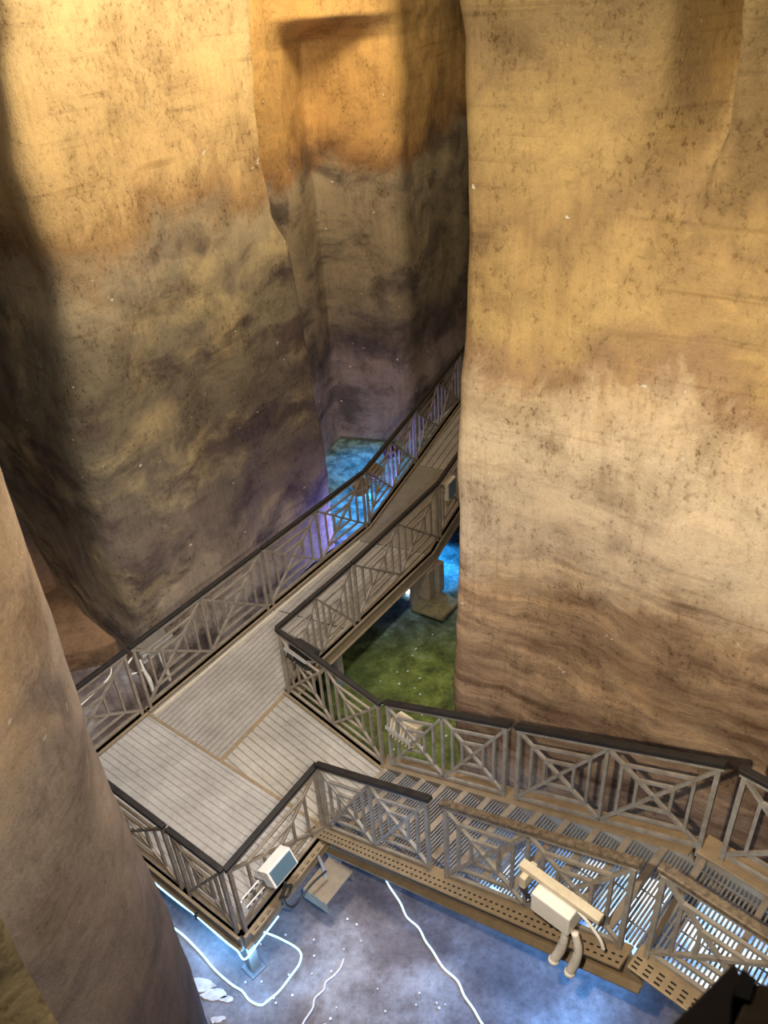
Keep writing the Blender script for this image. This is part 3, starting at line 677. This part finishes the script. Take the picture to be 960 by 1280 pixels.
# grey floodlight outside the left handrail with pale cable sleeves
lc = left_at(-0.42) - AN*0.16
l1 = floodlight((lc.x, lc.y, 0.72), ad, -an - ZUP*0.4, (0.42, 0.26, 0.14), 'grey floodlight hung outside the left walkway handrail, with pale hanging cables', 'grey')
for k in (0, 1):
    a = V((lc.x, lc.y, 0.68)) + ad*(-0.22 + 0.26*k) + an*0.06
    cable('cable_sleeve', [a, a + ad*0.01 - V((0, 0, 0.18)), a + ad*0.04 - V((0, 0, 0.36)), a + ad*0.05 - V((0, 0, 0.62))], 0.02, 'wrap', '', '', l1, [0.012, 0.02, 0.03, 0.018])
a = V((lc.x, lc.y, 0.62)) - ad*0.26 + an*0.04
cable('cable', [a + V((0, 0, 0.16)), a - ad*0.12 + V((0, 0, 0.10)), a - ad*0.14 - V((0, 0, 0.02)), a - ad*0.03 - V((0, 0, 0.10)), a + ad*0.05 - V((0, 0, 0.12))], 0.012, 'white', '', '', l1)
la = left_at(-0.75); cable('thin_cable', [V((*(left_at(-1.9)), 0.75)), V((*(left_at(-1.4)), 0.80)), V((*(left_at(-1.12)), 0.86)), V((*(left_at(-1.05)), 0.97))], 0.008, 'white', 'thin white cable strung along the left handrail behind the near pillar', 'cable')

# dark finned floodlight at the dark corner, and a tan one at the stair foot
qc = Q.lerp(F, 0.20) + V((-C2.y, C2.x))*0.10
floodlight((qc.x, qc.y, 0.78), d3, n3 - ZUP*0.6, (0.34, 0.24, 0.12), 'dark finned floodlight hung on the platform handrail above the green water', 'black', fins=True)
sc_ = F + C2*0.22 + CN*0.12
floodlight((sc_.x, sc_.y, 0.72), d3, n3 - ZUP*0.3, (0.30, 0.24, 0.12), 'tan floodlight with pale fins at the foot of the wall-side stair handrail', 'offwhite', fins=True)
# small fixtures at the bend
jb = V((1.0, 10.35)); floodlight((jb.x, jb.y, 0.72), (U(58).x, U(58).y, 0), (U(-32).x, U(-32).y, 0), (0.26, 0.30, 0.08), 'pale junction plate on the right walkway handrail beside the big pillar', 'offwhite', fins=False)
for s_, lab in ((0.1, 'rusty brown floodlight at the bend of the left walkway handrail'), (0.55, 'small tan floodlight on the far left handrail over the blue pool'), (1.25, 'dark floodlight on the far left handrail near the back wall')):
    p = BL + U(65)*s_*1.0 + V((-0.12, 0.06)); floodlight((p.x, p.y, 0.66), (U(65).x, U(65).y, 0), (-0.9, 0.4, -0.5), (0.22, 0.2, 0.11), lab, 'stringer' if s_ < 1 else 'black', fins=True)
# LED bar on the bed beside the support
MB_led = thing('led_bar', (0.32, 10.05, FLOOR), 'glowing white light bar lying in the blue water under the walkway', 'lamp')
MB().beam((0.27, 9.72, FLOOR + 0.09), (0.37, 9.98, FLOOR + 0.09), 0.05, 0.04).build('tube', M['led'], MB_led, 0.004)
MB().beam((0.37, 9.99, FLOOR + 0.08), (0.58, 9.88, FLOOR + 0.08), 0.03, 0.04).build('bracket', M['black'], MB_led)

# rope lights and cords on the bed
zf = FLOOR + 0.03
def on(pts, z=zf): return [V((x, y, z)) for x, y in pts]
e1 = LF.lerp(K, 0.28); out = V((-0.636, -0.772))
ropes = []
pA = [V((*(LF.lerp(K, t) + out*0.05), -0.19 - 0.02*math.sin(t*22))) for t in (0.30, 0.42, 0.5, 0.6, 0.7, 0.78, 0.86, 0.93, 0.98)]
pA += [V((*(K + V((-0.0, -0.075))), -0.22))]
pA += [V((*(K.lerp(J, t) + AN*0.05), -0.22 + 0.03*t)) for t in (0.08, 0.2, 0.32)]
cable('rope_light', pA, 0.009, 'cord_blue', 'glowing blue rope light clipped under the platform edge at the sharp corner', 'light')
cable('rope_light', on([(-1.89, 4.80), (-1.62, 4.66), (-1.32, 4.52), (-1.13, 4.39), (-1.12, 4.27), (-1.2, 4.15), (-1.3, 4.02), (-1.40, 3.94), (-1.47, 3.90), (-1.58, 3.95), (-1.66, 4.04), (-1.77, 4.11), (-1.95, 4.26), (-2.12, 4.44), (-2.36, 4.66), (-2.65, 4.85)]), 0.010, 'cord_blue', 'glowing blue rope light looped on the bed below the sharp platform corner', 'light')
cable('rope_light', on([(-0.35, 5.24), (-0.27, 5.16), (-0.22, 5.02), (-0.11, 4.82), (-0.05, 4.66), (0.06, 4.54), (0.12, 4.40), (0.18, 4.30), (0.27, 4.13), (0.39, 4.0), (0.44, 3.86), (0.51, 3.74), (0.56, 3.63), (0.66, 3.46), (0.7, 3.3)]), 0.011, 'cord_white', 'thin wavy white rope light lying on the bed beside the stairs', 'light')
cable('pale_cord', on([(-0.69, 4.28), (-0.72, 4.2), (-0.78, 4.13), (-0.86, 4.07), (-0.88, 4.0), (-0.96, 3.93), (-0.98, 3.84), (-1.06, 3.72), (-1.1, 3.6), (-1.2, 3.4)]), 0.010, 'cord_pink', 'short pale crooked cord on the bed between the two rope lights', 'cord')
for i, (t, lab) in enumerate(((0.52, 'small dark cable clip at mid platform edge, above the blue rope light'), (0.79, 'small dark cable clip on the platform edge near the sharp corner'))):
    p = LF.lerp(K, t) + out*0.05; tag(MB().box((p.x, p.y, -0.17), ZUP, 0.03, 0.03, 0.08, V((1, 0, 0))).build('cable_clip', M['black']), lab, 'clip')
# pale mineral crust patches on the bed beside the near pillar
for i, (x, y, r, lab) in enumerate(((-2.07, 4.13, 0.13, 'pale mineral crust patch beside the near pillar, uppermost of the patches'), (-1.93, 4.03, 0.11, 'pale mineral crust patch in the middle of the row below the blue loop'), (-1.80, 3.98, 0.06, 'smallest pale mineral crust patch, at the right end of the row'), (-1.86, 3.80, 0.06, 'pale mineral crust fragment lowest in the photo, by the near pillar'))):
    bm = MB(); poly = []
    for k in range(26):
        a = k*2*math.pi/26; rr = r*(0.8 + 0.28*noise.noise(V((math.cos(a)*1.6, math.sin(a)*1.6, i*3.0))) + 0.08*random.random()); poly.append((x + rr*1.35*math.cos(a + .6), y + rr*0.6*math.sin(a + .6)))
    bm.prism(poly, FLOOR - 0.02, FLOOR + 0.03); tag(bm.build('mineral_crust', M['crust'], None, 0.008), lab, 'stone')
# coins scattered over the bed
def coin(x, y, r, lab, grp):
    o = MB().tube([V((x, y, FLOOR + 0.012 + 0.02)), V((x, y, FLOOR + 0.020 + 0.02))], r, 10).build('coin', M['coin']); return tag(o, lab, 'coin', grp)
for i in range(64):
    x, y = random.uniform(-1.9, 0.7), random.uniform(3.5, 5.3)
    if (V((x, y)) - J).dot(CN) > -0.2 and y > 4.0: continue
    if x < -1.0 and y > 4.6: continue
    coin(x, y, random.uniform(0.008, 0.014), 'tiny pale coin lying on the dark bed in front of the stairs', 'coins on the bed in front of the stairs')
for i in range(46):
    a = random.random(); x, y = random.gauss(0.1, 0.45), random.uniform(6.6, 9.3)
    if (V((x, y)) - Q).dot(AN) < 0.2 or (V((x, y)) - F).dot(CN) < 0.3 or x > 0.085*y: continue
    coin(x, y, random.uniform(0.009, 0.016), 'tiny pale coin lying on the green bed under the water', 'coins on the green bed')

# rusty beam end close to the camera, bottom right
rb = thing('steel_beam', (0.7, 0.85, 5.4), 'dark rusty steel beam end out of focus in the bottom right corner', 'beam')

pb = MB(); pb.prism([(0.656, 0.868), (0.36, 0.672), (0.36, 0.42), (0.52, 0.42), (0.60, 0.74), (0.625, 0.795), (0.66, 0.83)], 5.25, 5.55)
pb.build('flange', M['rust'], rb, 0.006)
ob = MB(); ob.prism([(0.60, 0.74), (0.52, 0.42), (0.90, 0.42), (0.90, 0.70), (0.70, 0.825), (0.672, 0.826), (0.645, 0.79)], 5.22, 5.545)
ob.build('web', M['ochre_steel'], rb, 0.006)
hb = MB(); hb.prism([(0.63, 0.80), (0.655, 0.79), (0.685, 0.828), (0.664, 0.852)], 5.30, 5.553)
hb.build('slot', M['slot'], rb)

# ------------------------------------------------------------------ lights
def aim(o, tgt):
    d = V(tgt) - V(o.location); o.rotation_euler = d.to_track_quat('-Z', 'Y').to_euler()
def spot(name, loc, tgt, power, col, angle=80, blend=0.5, r=0.12):
    l = bpy.data.lights.new(name, 'SPOT'); l.energy = power; l.color = col; l.spot_size = math.radians(angle); l.spot_blend = blend; l.shadow_soft_size = r
    o = bpy.data.objects.new(name, l); o.location = loc; COL.objects.link(o); aim(o, tgt); return o
def area(name, loc, tgt, power, col, sx, sy):
    l = bpy.data.lights.new(name, 'AREA'); l.shape = 'RECTANGLE'; l.size = sx; l.size_y = sy; l.energy = power; l.color = col
    o = bpy.data.objects.new(name, l); o.location = loc; COL.objects.link(o); aim(o, tgt); return o
def point(name, loc, power, col, r=0.1):
    l = bpy.data.lights.new(name, 'POINT'); l.energy = power; l.color = col; l.shadow_soft_size = r
    o = bpy.data.objects.new(name, l); o.location = loc; COL.objects.link(o); return o

spot('lamp_main', (0.08, 1.05, 6.0), (1.3, 5.4, 3.0), 960, (1.0, 0.86, 0.66), 98, 0.6, 0.03)
spot('fill_pillar', (0.7, 0.2, 8.2), (-1.9, 3.0, 4.2), 540, (1.0, 0.91, 0.82), 66, 0.8, 0.1)  # unseen spot added to brighten the near rounded pillar
spot('lamp_yellow', (0.3, 7.2, 8.8), (-2.3, 9.6, 6.5), 1000, (1.0, 0.82, 0.55), 105, 0.9, 0.3)
spot('fill_deck', (-0.7, 3.0, 8.7), (-1.9, 6.3, 0.0), 1900, (0.99, 0.97, 0.98), 50, 0.7, 0.4)  # unseen whitish spot, put in to brighten the deck
area('lamp_fill', (-0.5, 4.5, 9.0), (-0.8, 7.0, 0.0), 210, (1.0, 0.92, 0.82), 4.0, 3.0)
area('lamp_fill_back', (0.4, 11.6, 9.0), (-0.8, 14.2, 4.5), 330, (1.0, 0.80, 0.50), 1.2, 1.2)
# blue lamps near the water
spot('lamp_stair_side', (1.35, 3.75, 0.9), (0.2, 3.9, -0.8), 300, (0.10, 0.38, 1.0), 150, 0.8, 0.3)
spot('lamp_pool', (-0.35, 12.2, 0.0), (-0.4, 12.4, -2), 80, (0.0, 0.36, 0.85), 150, 0.6, 0.1)
spot('lamp_pool_end', (-0.3, 13.7, 0.0), (-0.3, 13.6, -2), 48, (0.0, 0.34, 0.75), 128, 0.6, 0.1)
point('lamp_pool_violet', (-0.42, 11.0, -0.3), 60, (0.22, 0.24, 1.0), 0.06)
spot('lamp_pool_under_walkway', (0.75, 10.4, -0.2), (0.75, 10.2, -2), 60, (0.05, 0.42, 0.9), 165, 0.6, 0.08)
point('lamp_corner_blue', (-1.95, 4.55, -0.42), 30, (0.16, 0.47, 1.0), 0.1)
point('lamp_corner_edge', (-1.50, 4.12, -0.40), 12, (0.16, 0.47, 1.0), 0.1)
spot('fill_recess', (-4.6, 7.0, 7.8), (-6.6, 9.2, 4.6), 420, (0.85, 0.93, 1.0), 60, 0.9, 0.2)  # dim cool fill added for the recess wall, no fixture there
spot('lamp_ledge', (-3.9, 6.6, 3.4), (-4.6, 9.6, -0.4), 40, (1.0, 0.8, 0.6), 50, 0.9, 0.2)
w = bpy.data.worlds.new('world'); S.world = w; w.use_nodes = True
w.node_tree.nodes['Background'].inputs[0].default_value = (0.5, 0.45, 0.4, 1); w.node_tree.nodes['Background'].inputs[1].default_value = 0.05

# ------------------------------------------------------------------ camera
FPX, NX, NY, CAMH = 1030.0, 585.0, 2175.0, 7.3
down = V((NX - 480, NY - 640, FPX)).normalized()
fw = V((0, 0, 1)); hz = (fw - down*fw.dot(down)).normalized(); rt = down.cross(hz)
right_ = V((rt.x, hz.x, -down.x)); dn = V((rt.y, hz.y, -down.y)); fwd = V((rt.z, hz.z, -down.z))
cam = bpy.data.cameras.new('camera'); co = bpy.data.objects.new('camera', cam); COL.objects.link(co)
mt = Matrix((( right_.x, -dn.x, -fwd.x, 0), (right_.y, -dn.y, -fwd.y, 0), (right_.z, -dn.z, -fwd.z, CAMH), (0, 0, 0, 1)))
co.matrix_world = mt
cam.sensor_fit = 'VERTICAL'; cam.sensor_height = 36.0; cam.lens = FPX/1280*36; cam.clip_start = 0.05
cam.dof.use_dof = True; cam.dof.focus_distance = 8.0; cam.dof.aperture_fstop = 3.2
S.camera = co
S.view_settings.view_transform = 'Standard'; S.view_settings.look = 'None'; S.view_settings.gamma = 1.0
S.view_settings.use_curve_mapping = False; S.view_settings.exposure = 0.2
S.cycles.max_bounces = 6; S.cycles.use_denoising = True; S.cycles.sample_clamp_indirect = 3.0; S.cycles.transparent_max_bounces = 12
